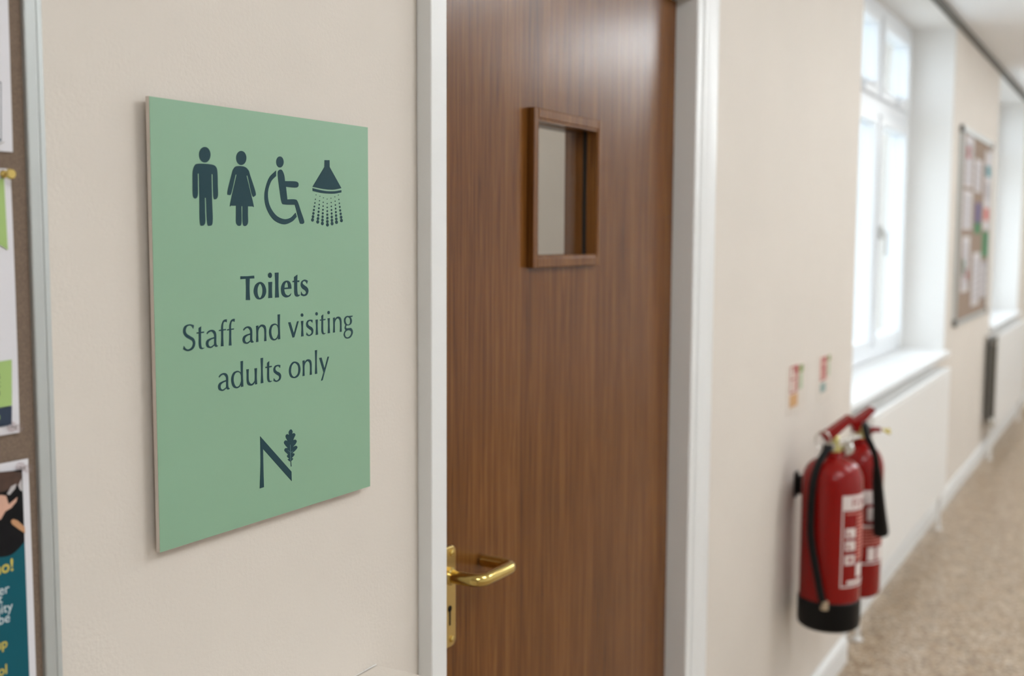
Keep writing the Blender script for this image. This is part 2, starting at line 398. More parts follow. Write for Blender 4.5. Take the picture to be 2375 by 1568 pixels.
VX0, VX1, VZ0, VZ1 = 1.553, 1.771, 1.366, 1.583     # clear opening of the viewing panel
dx0, dx1 = DX0 + 0.003, DX1 - 0.004
door = struct(MB().box(dx0, VX0, DY, .066, .006, DTOP).box(VX1, dx1, DY, .066, .006, DTOP)
    .box(VX0, VX1, DY, .066, .006, VZ0).box(VX0, VX1, DY, .066, VZ1, DTOP).build('door_1', 'wood'))
door['label'] = 'brown wood veneer door with small viewing panel and brass lever'
bw = 0.0155
for name, bx in (('bead', (VX0 - bw, VX0, VZ0 - bw, VZ1 + bw)), ('bead', (VX1, VX1 + bw - .004, VZ0 - bw, VZ1 + bw)),
                 ('bead', (VX0, VX1, VZ0 - bw, VZ0)), ('bead', (VX0, VX1, VZ1, VZ1 + bw))):
    MB().box(bx[0], bx[1], DY - .012, DY, bx[2], bx[3]).build(name, 'wood_bead', door, bevel=0.0016)
    MB().box(bx[0], bx[1], .066, .076, bx[2], bx[3]).build(name, 'wood_bead', door, bevel=0.0016)
lin = MB()                                           # inner lining of the cut-out, in front of and behind the glass
for ya, yb in ((DY - .010, .031), (.038, .072)):
    lin.box(VX0, VX0 + .0035, ya, yb, VZ0, VZ1).box(VX1 - .0035, VX1, ya, yb, VZ0, VZ1)
    lin.box(VX0 + .0035, VX1 - .0035, ya, yb, VZ0, VZ0 + .0035).box(VX0 + .0035, VX1 - .0035, ya, yb, VZ1 - .0035, VZ1)
lin.build('glazing_lining', 'wood_bead', door)
ga = MB().box(VX1 - .004, VX1, .0311, .0379, VZ0, VZ1).box(VX0, VX0 + .004, .0311, .0379, VZ0, VZ1)
ga.build('glazing_seal', 'black_gap', door)
MB().box(VX0 + .004, VX1 - .004, .0325, .0365, VZ0, VZ1).build('pane', 'glass_door', door)

# brass lever on its long plate
hp = 1.303
lev = thing('door_lever', 'polished brass lever handle on a long plate fixed to the wood door', 'door handle', (hp, DY, 0.81))
c = 0.011; x0, x1, z0, z1 = hp - .021, hp + .021, 0.815, 0.962
pts = []
for (cxx, czz, a0) in ((x1 - c, z1 - c, 0), (x0 + c, z1 - c, 90), (x0 + c, z0 + c, 180), (x1 - c, z0 + c, 270)):
    for k in range(7): a = math.radians(a0 + 15 * k); pts.append((cxx + c * math.cos(a), czz + c * math.sin(a)))
plate = MB().prism(pts, 'y', DY, DY - .006).build('back_plate', 'brass_plate', lev, bevel=0.002, seg=3, smooth=True)
for zz in (0.952, 0.826):
    sc = MB().lathe([(.0048, DY - .006), (.0046, DY - .0075), (.003, DY - .0085)], 18, (hp + .009, 0, zz), 'y').build('screw', 'brass', plate, smooth=True)
MB().lathe([(.0046, DY - .006), (.0046, DY - .0066)], 16, (hp + .004, 0, .872), 'y').box(hp + .0025, hp + .0055, DY - .0066, DY - .006, .848, .872).build('keyhole', 'black', plate)
MB().lathe([(.0125, DY - .006), (.0125, DY - .012), (.0105, DY - .0145)], 28, (hp, 0, .921), 'y').build('collar', 'brass', lev, smooth=True)
# lever: out from the plate, bend, along, bend, back towards the door
def bend_path(P, r, n=10):
    P = [Vector(p) for p in P]; out = [P[0]]
    for i in range(1, len(P) - 1):
        a = (P[i - 1] - P[i]).normalized(); bb = (P[i + 1] - P[i]).normalized()
        s0 = P[i] + a * r; s1 = P[i] + bb * r
        for k in range(n + 1):
            t = k / n; out.append((s0 * (1 - t) + P[i] * t) * (1 - t) + (P[i] * (1 - t) + s1 * t) * t)
    out.append(P[-1]); return out
LY = -0.037
path = bend_path([(hp, DY - .010, .921), (hp, LY, .921), (1.398, LY, .919), (1.400, DY - .004, .9185)], .020)
MB().tube(path, .0093, 22).build('lever', 'brass', lev, smooth=True)

# painted boxing at the foot of the wall, beside the door
bx = struct(MB().box(-1.0, 1.112, -0.16, -0.0005, 0, 0.860).build('trim_6', 'wall', bevel=0.003))
bx['label'] = 'cream painted boxed ledge against the wall below the green sign'
cb = MB(); rr = random.Random(3); xx = 0.80
while xx < 1.108:
    l_ = rr.uniform(.008, .03); cb.tube([(xx, -.0012, .8605 + rr.uniform(-.0004, .0006)), (min(xx + l_, 1.109), -.0012, .8605 + rr.uniform(-.0004, .0006))], rr.uniform(.0003, .0009), 8); xx += l_ - .001
cb.build('caulk_bead', 'reveal', bx)

# ------------------------------------------------------------------ green sign
SY = -0.0125
def sp(px, py): p = onY(px, py, SY); return Vector((p.x, p.z))
cs = [sp(347, 223), sp(854, 295), sp(858, 1128), sp(370, 1283)]
sx0 = (cs[0].x + cs[3].x) / 2; sx1 = (cs[1].x + cs[2].x) / 2; sz1 = (cs[0].y + cs[1].y) / 2; sz0 = (cs[2].y + cs[3].y) / 2
sign = thing('toilet_sign', 'green rectangular sign with pictograms and the word Toilets, fixed to the cream wall', 'sign', ((sx0 + sx1) / 2, 0, sz0))
MB().box(sx0, sx1, SY + .0004, SY + .0048, sz0, sz1).build('backing_plate', 'sign_edge', sign)
MB().box(sx0 + .0002, sx1 - .0002, SY, SY + .0004, sz0 + .0002, sz1 - .0002).build('printed_face', 'sign_green', sign)
MB().box(sx0 + .02, sx1 - .025, SY + .0048, 0, sz0 + .02, sz1 - .02).build('mounting_pad', 'sign_edge', sign)
def crop(ox, oy, sc): return lambda p: sp(ox + p[0] / sc, oy + p[1] / sc)
def trace(cr, pieces):
    return [[[cr(p) for p in (smooth_loop(lp) if not isinstance(lp[0], Vector) else lp)] for lp in loops] for loops in pieces]
def ink(name, pieces, m='ink', t=0.00035, lift=0.0): return fill_flat(MB(), pieces, SY - lift, t).build(name, m, sign)
C = 'c'
# -- words
c1 = crop(540, 620, 11.875)
toil = [
 [[(207,247,C),(400,244),(583,229,C),(588,306,C),(460,312,C),(456,600),(470,900,C),(358,902,C),(361,600),(355,316,C),(208,328,C)]],
 [[(745,402),(850,455),(908,590),(906,720),(845,835),(735,885),(640,845),(582,720),(578,610),(625,475)],
  [(745,452),(800,530),(816,640),(800,760),(745,845),(695,780),(675,660),(690,540)]],
 [[(975,407,C),(1080,399,C),(1074,600),(1082,841,C),(978,850,C),(985,600)]], [ell(1022,220,52,74)],
 [[(1155,150,C),(1257,144,C),(1251,500),(1268,828,C),(1163,836,C),(1168,500)]],
 [[(1612,588,C),(1600,480),(1555,392),(1475,366),(1390,410),(1335,520),(1326,640),(1350,750),(1410,813),(1480,830),(1560,800),(1590,760),(1603,715,C),(1560,758),(1510,775),(1450,740),(1420,665),(1413,606,C)],
  [(1418,562,C),(1427,480),(1470,406),(1510,450),(1526,553,C)]],
 [[(1685,267,C),(1775,205,C),(1770,362,C),(1830,360,C),(1822,408,C),(1770,405,C),(1770,600),(1783,730),(1808,757),(1838,750,C),(1828,785),(1770,808),(1715,780),(1692,700),(1690,600),(1690,407,C),(1640,412,C),(1645,372,C),(1687,370,C)]],
 [[(2062,372,C),(2040,458,C),(2010,400),(1965,381),(1922,408),(1925,455),(1975,500),(2050,560),(2079,650),(2040,760),(1950,797),(1872,768,C),(1880,668,C),(1910,725),(1965,748),(2015,705),(1990,640),(1910,580),(1868,500),(1885,395),(1960,341),(2020,348)]],
]
ink('lettering_line', trace(c1, toil))
c2 = crop(410, 720, 10.795); c3 = crop(610, 700, 10.795); c4 = crop(490, 800, 8.19)
G = {
 'S': (c2, [[[(428,373,C),(408,460,C),(370,397),(315,379),(250,410),(220,500),(245,580),(330,640),(420,700),(459,800),(440,910),(370,990),(260,1018),(158,972,C),(175,888,C),(230,960),(295,972),(370,920),(402,830),(380,760),(310,715),(220,660),(160,560),(165,450),(220,375),(320,345),(380,355)]]], None),
 't': (c2, [[[(545,442,C),(606,400,C),(603,536,C),(681,527,C),(678,560,C),(603,572,C),(605,800),(618,910),(650,938),(694,931,C),(670,955),(620,972),(570,940),(549,850),(550,700),(550,576,C),(498,582,C),(498,549,C),(548,546,C)]]], (550,575)),
 'a': (c2, [[[(755,598,C),(748,565),(800,508),(880,485),(950,515),(984,600),(985,800),(1000,872,C),(1027,878,C),(1012,905),(970,912),(937,878,C),(880,928),(820,942),(750,910),(726,830),(752,750),(820,705),(935,665,C),(928,600),(890,545),(850,530),(800,553)],
    [(935,703,C),(860,730),(805,775),(790,840),(815,895),(860,902),(932,852,C)]]], (1025,880)),
 'f': (c2, [[[(1252,222,C),(1245,300,C),(1200,281),(1168,315),(1156,400),(1156,472,C),(1230,463,C),(1228,494,C),(1160,503,C),(1160,700),(1169,895,C),(1103,899,C),(1112,700),(1111,509,C),(1054,519,C),(1058,491,C),(1111,478,C),(1115,380),(1150,270),(1200,228)]]], (1105,898)),
 'n': (c2, [[[(1984,388,C),(2039,375,C),(2036,432,C),(2090,368),(2150,353),(2210,385),(2235,470),(2236,600),(2242,765,C),(2188,771,C),(2194,600),(2180,455),(2125,404),(2068,440),(2038,520),(2036,650),(2040,786,C),(1986,794,C),(1993,600)]]], (1988,793)),
 'd': (c3, [[[(366,319,C),(422,312,C),(417,600),(428,933,C),(373,941,C),(379,885,C),(330,945),(260,968),(188,920),(152,800),(156,690),(200,585),(280,546),(335,560),(372,602,C)],
    [(376,665,C),(350,598),(292,579),(237,612),(206,700),(211,820),(247,910),(292,930),(345,893),(379,800,C)]]], (428,932)),
 'v': (c3, [[[(628,517,C),(685,509,C),(770,790,C),(852,491,C),(891,484,C),(780,888,C),(740,896,C)]]], None),
 'i': (c3, [[[(949,483,C),(1006,475,C),(1000,650),(1012,861,C),(954,870,C),(962,650)]], [ell(975,332,31,42)]], (955,868)),
 's': (c3, [[[(1240,458,C),(1232,526,C),(1205,491),(1165,482),(1130,510),(1125,560),(1160,605),(1220,640),(1256,710),(1235,810),(1150,860),(1080,832,C),(1090,768,C),(1125,815),(1165,825),(1210,780),(1205,720),(1150,680),(1090,620),(1080,540),(1115,470),(1175,448),(1215,450)]]], (1082,830)),
 'g': (c3, [[[(2125,352),(2190,385),(2222,460),(2210,540),(2165,582),(2105,592),(2050,560),(2026,480),(2036,410),(2075,366)], [(2120,385),(2165,412),(2181,480),(2165,550),(2120,568),(2082,540),(2062,470),(2080,405)]],
    [[(2150,353,C),(2241,345,C),(2233,376,C),(2180,386,C)]],
    [[(2066,570,C),(2046,625),(2042,665),(2068,708,C),(2032,760),(2018,830),(2050,900),(2110,922),(2190,890),(2240,800),(2243,720),(2205,660),(2150,658),(2100,664),(2074,640),(2088,585,C)],
     [(2150,712),(2202,742),(2201,810),(2160,870),(2105,890),(2060,860),(2050,790),(2085,732)]]], None),
 'u': (c4, [[[(666,466,C),(711,459,C),(706,560),(712,680),(750,738),(790,725),(824,680,C),(826,560),(819,447,C),(866,440,C),(861,600),(869,745,C),(829,752,C),(832,708,C),(790,760),(740,775),(690,750),(672,680),(672,560)]]], None),
 'l': (c4, [[[(937,251,C),(981,244,C),(975,500),(986,722,C),(940,731,C),(946,500)]]], (942,730)),
 'o': (c4, [[[(1590,315),(1660,350),(1690,440),(1682,530),(1640,605),(1570,632),(1505,605),(1475,520),(1485,420),(1530,340)], [(1590,345),(1640,390),(1653,460),(1640,550),(1580,605),(1535,580),(1512,510),(1520,420),(1550,362)]]], None),
 'y': (c4, [[[(2049,250,C),(2092,240,C),(2150,450,C),(2208,225,C),(2235,221,C),(2112,671,C),(2084,681,C),(2131,520,C)]]], None),
}
def put(ch, dst=None):
    cr, pieces, ref = G[ch]; T = trace(cr, pieces)
    if dst is None: return T
    d = dst[0](dst[1]) - cr(ref)
    return [[[p + d for p in lp] for lp in loops] for loops in T]
line2 = sum([put('S'), put('t'), put('a'), put('f'), put('f', (c2, (1305, 880))), put('a', (c2, (1922, 778))), put('n'), put('d'),
             put('v'), put('i'), put('s'), put('i', (c3, (1320, 828))), put('t', (c3, (1462, 468))), put('i', (c3, (1621, 788))), put('n', (c3, (1754, 772))), put('g')], [])
line3 = sum([put('a', (c4, (348, 822))), put('d', (c4, (607, 790))), put('u'), put('l'), put('t', (c4, (1062, 433))), put('s', (c4, (1182, 682))),
             put('o'), put('n', (c4, (1735, 592))), put('l', (c4, (1971, 553))), put('y')], [])
ink('lettering_line', line2); ink('lettering_line', line3)
# -- pictograms
ci = crop(330, 200, 2.8)
o_ = ink('pictogram', trace(ci, [[ell(405,445,37,51)], [[(362,503),(448,508),(478,525),(487,560),(489,640),(490,712),(475,734),(461,715),(457,572,C),(449,570,C),(452,730),(456,880),(438,906),(420,885),(413,725,C),(405,725,C),(407,810),(408,885),(390,906),(373,885),(370,730),(367,568,C),(359,566,C),(360,640),(359,710),(343,730),(328,708),(326,620),(327,555),(338,518)]]])); o_['label'] = 'standing man pictogram'
o_ = ink('pictogram', trace(ci, [[ell(642,466,33,46)], [[(610,520),(660,522),(688,545),(700,580),(735,690),(728,714),(712,705),(683,580,C),(676,582,C),(721,768),(716,781,C),(685,780,C),(685,835),(685,888),(668,908),(652,890),(650,780,C),(643,779,C),(643,888),(627,907),(609,888),(608,835),(608,776,C),(578,775),(570,763),(612,575,C),(605,573,C),(578,692),(563,706),(552,688),(580,570),(590,540)]]])); o_['label'] = 'woman in a dress pictogram'
o_ = ink('pictogram', trace(ci, [[ell(893,492,24,36)], [[(879,570),(888,545),(905,544),(920,575),(926,616,C),(998,619),(1014,638),(1000,658),(932,653,C),(941,735,C),(990,735),(1008,750),(1030,815),(1050,875),(1045,892),(1030,893),(1020,880),(990,770,C),(925,768),(905,755),(892,680)]],
   [[(868,547,C),(820,600),(793,700),(805,790),(850,865),(915,897),(970,880),(1002,848,C),(995,822,C),(960,855),(915,862),(865,835),(825,770),(815,690),(835,620),(868,583,C)]]])); o_['label'] = 'wheelchair user pictogram'
dots = []
for (xa, ya, xb, yb) in ((1128,706,1105,868),(1153,715,1139,881),(1176,725,1169,891),(1200,733,1202,900),(1225,727,1232,892),(1250,718,1261,883),(1273,707,1293,872)):
    for k in range(8):
        t = 0.0 + 1.0 * (k / 7) ** 0.9; r = 2.5 + 7.6 * (k / 7) ** 1.1
        dots.append([ell(xa + (xb - xa) * t, ya + (yb - ya) * t, r * .85, r * 1.15, 12)])
o_ = ink('pictogram', trace(ci, [[[(1183,480,C),(1215,480,C),(1216,525,C),(1292,662,C),(1240,672),(1180,668),(1105,653,C),(1182,525,C)]],
   [[(1105,662,C),(1180,679),(1240,682),(1292,675,C),(1292,690,C),(1240,698),(1170,694),(1106,680,C)]]] + dots)); o_['label'] = 'shower head with drops pictogram'
# -- emblem: letter N and oak leaf
cl = crop(580, 960, 7.843)
ink('emblem', trace(cl, [[[(182,408,C),(750,1050,C),(755,1222,C),(233,635,C),(240,1000),(250,1332,C),(175,1356,C),(189,900)]],
   [[(740,281),(770,315),(764,362,C),(800,350),(822,380),(800,430),(782,480,C),(822,468),(845,497),(825,545),(776,602,C),(835,580),(858,612),(820,665),(765,714,C),(800,720),(800,752),(756,802,C),(781,815),(757,848),(740,858),(715,860),(684,828),(711,815,C),(671,775),(690,738,C),(626,672),(640,625),(686,622,C),(640,570),(616,520),(640,482),(682,492,C),(650,430),(650,390),(675,368),(706,386,C),(703,325)]],
   [[(734,858,C),(743,858,C),(751,955,C),(740,958,C)]]]))
ink('leaf_vein', trace(cl, [[[(723,560,C),(731,560,C),(737,850,C),(728,850,C)]], [[(735,700,C),(772,672,C),(774,678,C),(735,709,C)]], [[(724,690,C),(680,655,C),(677,660,C),(724,699,C)]]]), 'leaf_vein', 0.0001, 0.00036)

# ------------------------------------------------------------------ near notice board with papers
BX0, BX1, BZ0, BZ1 = -0.45, 0.631, 0.885, 1.95
nb = thing('notice_board', 'large brown hessian notice board with silver frame at the photo\'s left edge', 'notice board', ((BX0 + BX1) / 2, 0, BZ0))
MB().box(BX0 + .01, BX1 - .01, -0.0165, 0, BZ0 + .01, BZ1 - .01).build('pin_panel', 'felt', nb)
def rail(pts, axis, a, b_): return MB().prism(pts, axis, a, b_).build('frame_rail', 'alu', nb, bevel=0.0006)
fw = 0.0185
sec = lambda e, s: [(e, 0), (e, -.017), (e - s * .0012, -.020), (e - s * .0068, -.0212), (e - s * .0075, -.0200), (e - s * .0085, -.0212), (e - s * (fw - .001), -.0205), (e - s * fw, -.0195), (e - s * fw, 0)]
rail(sec(BX1, 1), 'z', BZ0, BZ1); rail(sec(BX0, -1), 'z', BZ0, BZ1)
rail([(y, z) for z, y in sec(BZ1, 1)], 'x', BX0 + fw, BX1 - fw); rail([(y, z) for z, y in sec(BZ0, -1)], 'x', BX0 + fw, BX1 - fw)
PY = -0.0182                                     # pinned sheets stand a little off the board
def bp(px, py): return onY(px, py, PY)
def sheet(name, x1, z0, z1, w, label, cat, m='paper', sl=0.0):
    root = thing(name, label, cat, (x1 - w / 2, PY, z0))
    n = 12; vs = []; fs = []
    for i in range(n + 1):
        for j in range(2):
            z = z0 + (z1 - z0) * i / n; bulge = .0018 * math.sin(PI * i / n)
            for t in (0, .0003): vs.append((x1 - w + w * j, PY - (bulge * j * .4) - t, z))
    for i in range(n):
        a = i * 4
        fs += [(a + 1, a + 3, a + 7, a + 5), (a, a + 4, a + 6, a + 2), (a + 2, a + 6, a + 7, a + 3), (a, a + 1, a + 5, a + 4)]
    fs += [(0, 2, 3, 1), (n * 4, n * 4 + 1, n * 4 + 3, n * 4 + 2)]
    MB().add(vs, fs).build('sheet', m, root)
    return root
def flat(parent, name, pts, m, Y, t=.0002): return MB().prism(pts, 'y', Y, Y - t).build(name, m, parent)
def pxpoly(pts, Y): return [(onY(x, y, Y).x, onY(x, y, Y).z) for x, y in pts]
# top sheet
p1 = bp(17, 0).x; z_b = bp(17, 352).z
s1 = sheet('notice_sheet', p1, z_b, z_b + .297, .21, 'white notice sheet at the top of the near board, thin navy edge line', 'notice')
q = PY - .0014
flat(s1, 'print', pxpoly([(-60, 190), (2.5, 190), (3, 327), (-60, 340)], q), 'navy', q)
flat(s1, 'print', pxpoly([(-60, 193), (0.6, 193), (1, 322), (-60, 334)], q - .0002), 'paper', q - .0002)
tag(MB().tube([onY(-2, 334, q - .001), onY(9, 329, q - .001)], .0004, 8).build('staple', 'chrome'), 'thin staple at the foot of the top notice sheet', 'staple')
# middle sheet
x1 = (bp(24, 392).x + bp(45, 1003).x) / 2
s2 = sheet('leaflet', x1, bp(45, 1003).z, bp(24, 392).z, .16, 'white leaflet with green band and navy foot, middle of the near board', 'leaflet')
q = PY - .0016
flat(s2, 'green_band', pxpoly([(-80, 430), (9, 413), (18, 580), (0, 568), (-80, 590)], q), 'lime', q)
flat(s2, 'green_block', pxpoly([(-80, 850), (27, 834), (27.5, 940), (-80, 960)], q), 'lime', q)
flat(s2, 'navy_block', pxpoly([(-80, 961), (27.5, 941), (27, 985), (-80, 1006)], q), 'navy', q)
m = MB()
for s_, px, py in (('s', 1, 878), ('c', 2, 897), ('n', 1, 917)):
    p = onY(px, py, q - .0003); wall_text(m, s_, p.x, p.z, .009, q - .0003, 'RIGHT')
m.build('lettering', 'navy', s2)
p = onY(1, 973, q - .0003); wall_text(MB(), 'n', p.x, p.z, .009, q - .0003, 'RIGHT').build('lettering', 'lime', s2)
# poster
x1 = (bp(66, 1063).x + bp(80, 1540).x) / 2
zt = bp(66, 1063).z
s3 = sheet('poster', x1, zt - .30, zt, .21, 'teal poster with dark photo and white border, bottom of the near board', 'poster')
q = PY - .0020
xi = (onY(52, 1090, q).x + onY(66, 1540, q).x) / 2
zi = onY(50, 1088, q).z
flat(s3, 'teal_field', [(xi - .19, zt - .285), (xi, zt - .285), (xi, zi), (xi - .19, zi)], 'teal', q)
ph = []
c0 = onY(57, 1255, q); c1_ = onY(0, 1292, q)
for k in range(9):
    t = k / 8; ph.append((c0.x + (c1_.x - c0.x) * t, c0.z + (c1_.z - c0.z) * t - .004 * math.sin(PI * t)))
ph += [(xi - .19, c1_.z + .0), (xi - .19, zi), (xi - .0002, zi), (xi - .0002, c0.z)]
flat(s3, 'photo', ph[1:], 'photo_dark', q - .0002)
q2 = q - .0004
flat(s3, 'photo', pxpoly([(-60, 1100), (30, 1092), (50, 1096), (51, 1112), (44, 1124), (30, 1130), (10, 1140), (-60, 1150)], q2), 'photo_brown', q2)
flat(s3, 'photo', pxpoly([(-40, 1160), (2, 1148), (14, 1150), (20, 1170), (40, 1153), (38, 1163), (26, 1178), (12, 1186), (2, 1204), (-40, 1230)], q2 - .0002), 'skin', q2 - .0002)
flat(s3, 'photo', pxpoly([(16, 1146), (26, 1128), (38, 1122), (35, 1133), (22, 1148)], q2 - .0002), 'cuff', q2 - .0002)
flat(s3, 'photo', pxpoly([(42, 1126), (50, 1110), (52, 1140), (46, 1136)], q2 - .0002), 'cuff', q2 - .0002)
flat(s3, 'photo', pxpoly([(25, 1209), (30, 1204), (40, 1207), (57, 1222), (58, 1237), (44, 1228), (28, 1216)], q2 - .0002), 'skin2', q2 - .0002)
q3 = q - .0003
for s_, px, py, size, mm, bo in (('no!', 33, 1322, .0145, 'gold_ink', .0003), ('her', 22, 1374, .0115, 'white_ink', 0), ('t', 6, 1398, .0115, 'white_ink', 0), ('unity', 30, 1415, .0115, 'white_ink', 0),
        ('be', 24, 1441, .0115, 'white_ink', 0), ('up', 18, 1500, .0115, 'gold_ink', .0002), ('ool', 18, 1561, .0115, 'gold_ink', .0002)):
    p = onY(px, py, q3); wall_text(MB(), s_, p.x, p.z, size, q3, 'RIGHT', bo).build('lettering', mm, s3)
# pins
def pin(px, py, m, label, brass):
    p = onY(px, py, PY - .002)
    r = thing('drawing_pin' if brass else 'push_pin', label, 'pin', (p.x, PY, p.z))
    if brass:
        MB().lathe([(.0035, PY - .001), (.0030, PY - .003), (.0012, PY - .004), (.0012, PY - .0085)][::-1], 16, (p.x, 0, p.z), 'y').lathe([(.0036, PY - .0085), (.0045, PY - .0095), (.0036, PY - .0115)], 18, (p.x, 0, p.z), 'y').build('pin_head', m, r, smooth=True)
    else:
        MB().lathe([(.0042, PY - .001), (.0042, PY - .0025), (.0022, PY - .004), (.0020, PY - .010), (.0036, PY - .0115), (.0036, PY - .013)], 18, (p.x, 0, p.z), 'y').build('pin_head', m, r, smooth=True)
        MB().tube([(p.x, PY + .002, p.z), (p.x, PY - .008, p.z)], .0005, 8).build('pin_needle', 'chrome', r)
pin(10, 404, 'brass', 'brass drawing pin at the top corner of the leaflet', True)
pin(28, 990, 'pin_clear', 'clear push pin at the bottom corner of the leaflet', False)
pin(48, 1084, 'pin_clear', 'clear push pin at the top corner of the teal poster', False)

# ------------------------------------------------------------------ stickers above the extinguishers
def sticker(X0, X1, Z0, Z1, label, kind):
    r = thing('safety_sticker', label, 'sticker', ((X0 + X1) / 2, 0, Z0), 'extinguisher safety stickers')
    w, h = X1 - X0, Z1 - Z0
    MB().box(X0, X1, -.0012, 0, Z0, Z1).build('backing', 'sticker', r)
    def R(a, b_, c_, d_, m, y=-.0012): return MB().box(X0 + a * w, X0 + b_ * w, y - .0003, y, Z0 + c_ * h, Z0 + d_ * h).build('print', m, r)
    if kind == 'foam':
        for a in ((.12, .60, .955, .985), (.12, .60, .43, .46), (.12, .17, .46, .955), (.55, .60, .46, .955), (.17, .55, .70, .73)): R(*a, 'st_red')
        R(.34, .55, .82, .955, 'st_red'); R(.36, .54, .48, .68, 'st_pale'); R(.38, .54, .74, .81, 'st_pale')
        R(.66, .90, .80, .96, 'st_green'); R(.66, .88, .45, .78, 'st_palegreen')
        for k in range(4): R(.14, .58, .15 + .065 * k, .19 + .065 * k, 'st_orange')
        R(.12, .60, .14, .40, 'st_orange', -.0010)
    else:
        R(.12, .62, .44, .96, 'st_pale'); R(.34, .58, .84, .95, 'st_red', -.0015); R(.30, .56, .66, .74, 'st_red', -.0015); R(.12, .62, .43, .46, 'st_red', -.0015)
        R(.42, .58, .50, .62, 'st_red', -.0015)
        R(.70, .90, .82, .96, 'st_green'); R(.70, .88, .48, .80, 'st_palegreen')
        R(.16, .58, .16, .36, 'st_teal')
sticker(2.945, 3.110, .923, 1.056, 'rectangular safety sticker with red symbols and orange block, above the front extinguisher', 'foam')
sticker(3.262, 3.414, .924, 1.055, 'smaller looking pale sticker with red symbols and teal block, beside the window', 'co2')

# ------------------------------------------------------------------ fire extinguishers
def arc_patch(mb, c, r, a0, a1, z0, z1, n=10):
    vs = []; fs = []
    for k in range(n + 1):
        a = math.radians(a0 + (a1 - a0) * k / n)
        for rr in (r, r + .0004):
            for z in (z0, z1): vs.append((c[0] + rr * math.cos(a), c[1] + rr * math.sin(a), z))
    for k in range(n):
        a = k * 4; fs += [(a + 2, a + 6, a + 7, a + 3), (a + 1, a + 3, a + 7, a + 5), (a, a + 4, a + 6, a + 2)]
    fs += [(0, 2, 3, 1), (n * 4, n * 4 + 1, n * 4 + 3, n * 4 + 2)]
    return mb.add(vs, fs)
def arc_text(mb, s, c, r, a_mid, z, size, sx=1.0):
    vs, fs = text_verts(s, size, 'CENTER', .0004)
    return mb.add([(c[0] + r * math.cos(math.radians(a_mid) + x * sx / r), c[1] + r * math.sin(math.radians(a_mid) + x * sx / r), z + y) for x, y in vs], fs)

# water/foam type with hose
ec = (3.006, -0.112); er = 0.0800; z0 = 0.354
e1 = thing('fire_extinguisher', 'red fire extinguisher with black base and long black hose, nearest on the wall', 'fire extinguisher', (ec[0], ec[1], z0), 'wall-hung fire extinguishers')
c3d = (ec[0], ec[1], 0)
prof = [(er, z0 + .075)] + [(er, z0 + .395)]
for k in range(1, 9): a = k / 8 * PI / 2; prof.append((.030 + (er - .030) * math.cos(a), z0 + .395 + .062 * math.sin(a)))
prof += [(.024, z0 + .461), (.024, z0 + .477)]
MB().lathe(prof, 56, c3d).build('cylinder_body', 'red', e1, smooth=True, angle=50)
MB().lathe([(er - .006, z0), (er + .001, z0 + .006), (er + .003, z0 + .016), (er + .003, z0 + .078), (er - .001, z0 + .082)], 56, c3d).build('base_boot', 'black', e1, smooth=True)
# head: brass valve, red lever pair, ring pin, gauge
zt = z0 + .475
vb = MB().lathe([(.021, zt), (.021, zt + .012), (.015, zt + .016), (.015, zt + .040), (.011, zt + .044)], 28, c3d)
valve = vb.build('valve', 'brass_valve', e1, smooth=True)
ax = Vector((0.62, -0.78, 0)).normalized()             # handles point away from the wall, along the corridor
def bar(name, p0, p1, w, t0, t1, m, par):
    p0, p1 = Vector(p0), Vector(p1); d = (p1 - p0).normalized(); s_ = Vector((-d.y, d.x, 0)).normalized(); u = s_.cross(d)
    vs = []
    for p, t in ((p0, t0), (p1, t1)):
        for a, c_ in ((-1, -1), (1, -1), (1, 1), (-1, 1)): vs.append(p + s_ * w / 2 * a + u * t / 2 * c_)
    return MB().add(vs, [(0, 1, 2, 3), (7, 6, 5, 4), (0, 4, 5, 1), (1, 5, 6, 2), (2, 6, 7, 3), (3, 7, 4, 0)]).build(name, m, par, bevel=.003)
C0 = Vector(c3d); hz = zt + .040
bar('squeeze_lever', C0 + ax * -.028 + Vector((0, 0, hz - .004)), C0 + ax * .046 + Vector((0, 0, hz + .052)), .030, .028, .018, 'red', e1)
bar('carry_handle', C0 + ax * -.02 + Vector((0, 0, zt + .022)), C0 + ax * .075 + Vector((0, 0, zt + .040)), .022, .010, .008, 'chrome', e1)
rg = []; rc = C0 + Vector((-.036, .020, zt + .034))
for k in range(29): a = 2 * PI * k / 28; rg.append(rc + Vector((0.1 * .02 * math.cos(a), -.99 * .02 * math.cos(a), .024 * math.sin(a))))
MB().tube(rg, .0022, 8).build('safety_pin_ring', 'chrome', valve, smooth=True)
MB().lathe([(.016, 0), (.018, .006), (.018, .014), (.015, .017)], 24, (ec[0] + .016, ec[1] - .030, zt + .006), 'x').build('pressure_gauge', 'chrome', valve, smooth=True)
# hose down the side facing the camera
def dirp(deg, r, z): a = math.radians(deg); return Vector((ec[0] + r * math.cos(a), ec[1] + r * math.sin(a), z))
hp_ = [dirp(175, .018, zt + .018), dirp(170, .042, zt + .010), dirp(162, .070, zt - .024), dirp(160, .089, zt - .075), dirp(160, .0945, zt - .15), dirp(162, .0955, zt - .22), dirp(172, .0955, zt - .30), dirp(184, .0955, zt - .385), dirp(187, .096, z0 + .088)]
def spline(P, n=8):
    out = []; P = [Vector(p) for p in P]
    for i in range(len(P) - 1):
        p1, p2 = P[i], P[i + 1]; p0 = P[i - 1] if i else p1 * 2 - p2; p3 = P[i + 2] if i + 2 < len(P) else p2 * 2 - p1
        for k in range(n):
            t = k / n; out.append(0.5 * ((2 * p1) + (p2 - p0) * t + (2 * p0 - 5 * p1 + 4 * p2 - p3) * t * t + (3 * p1 - p0 - 3 * p2 + p3) * t ** 3))
    out.append(P[-1]); return out
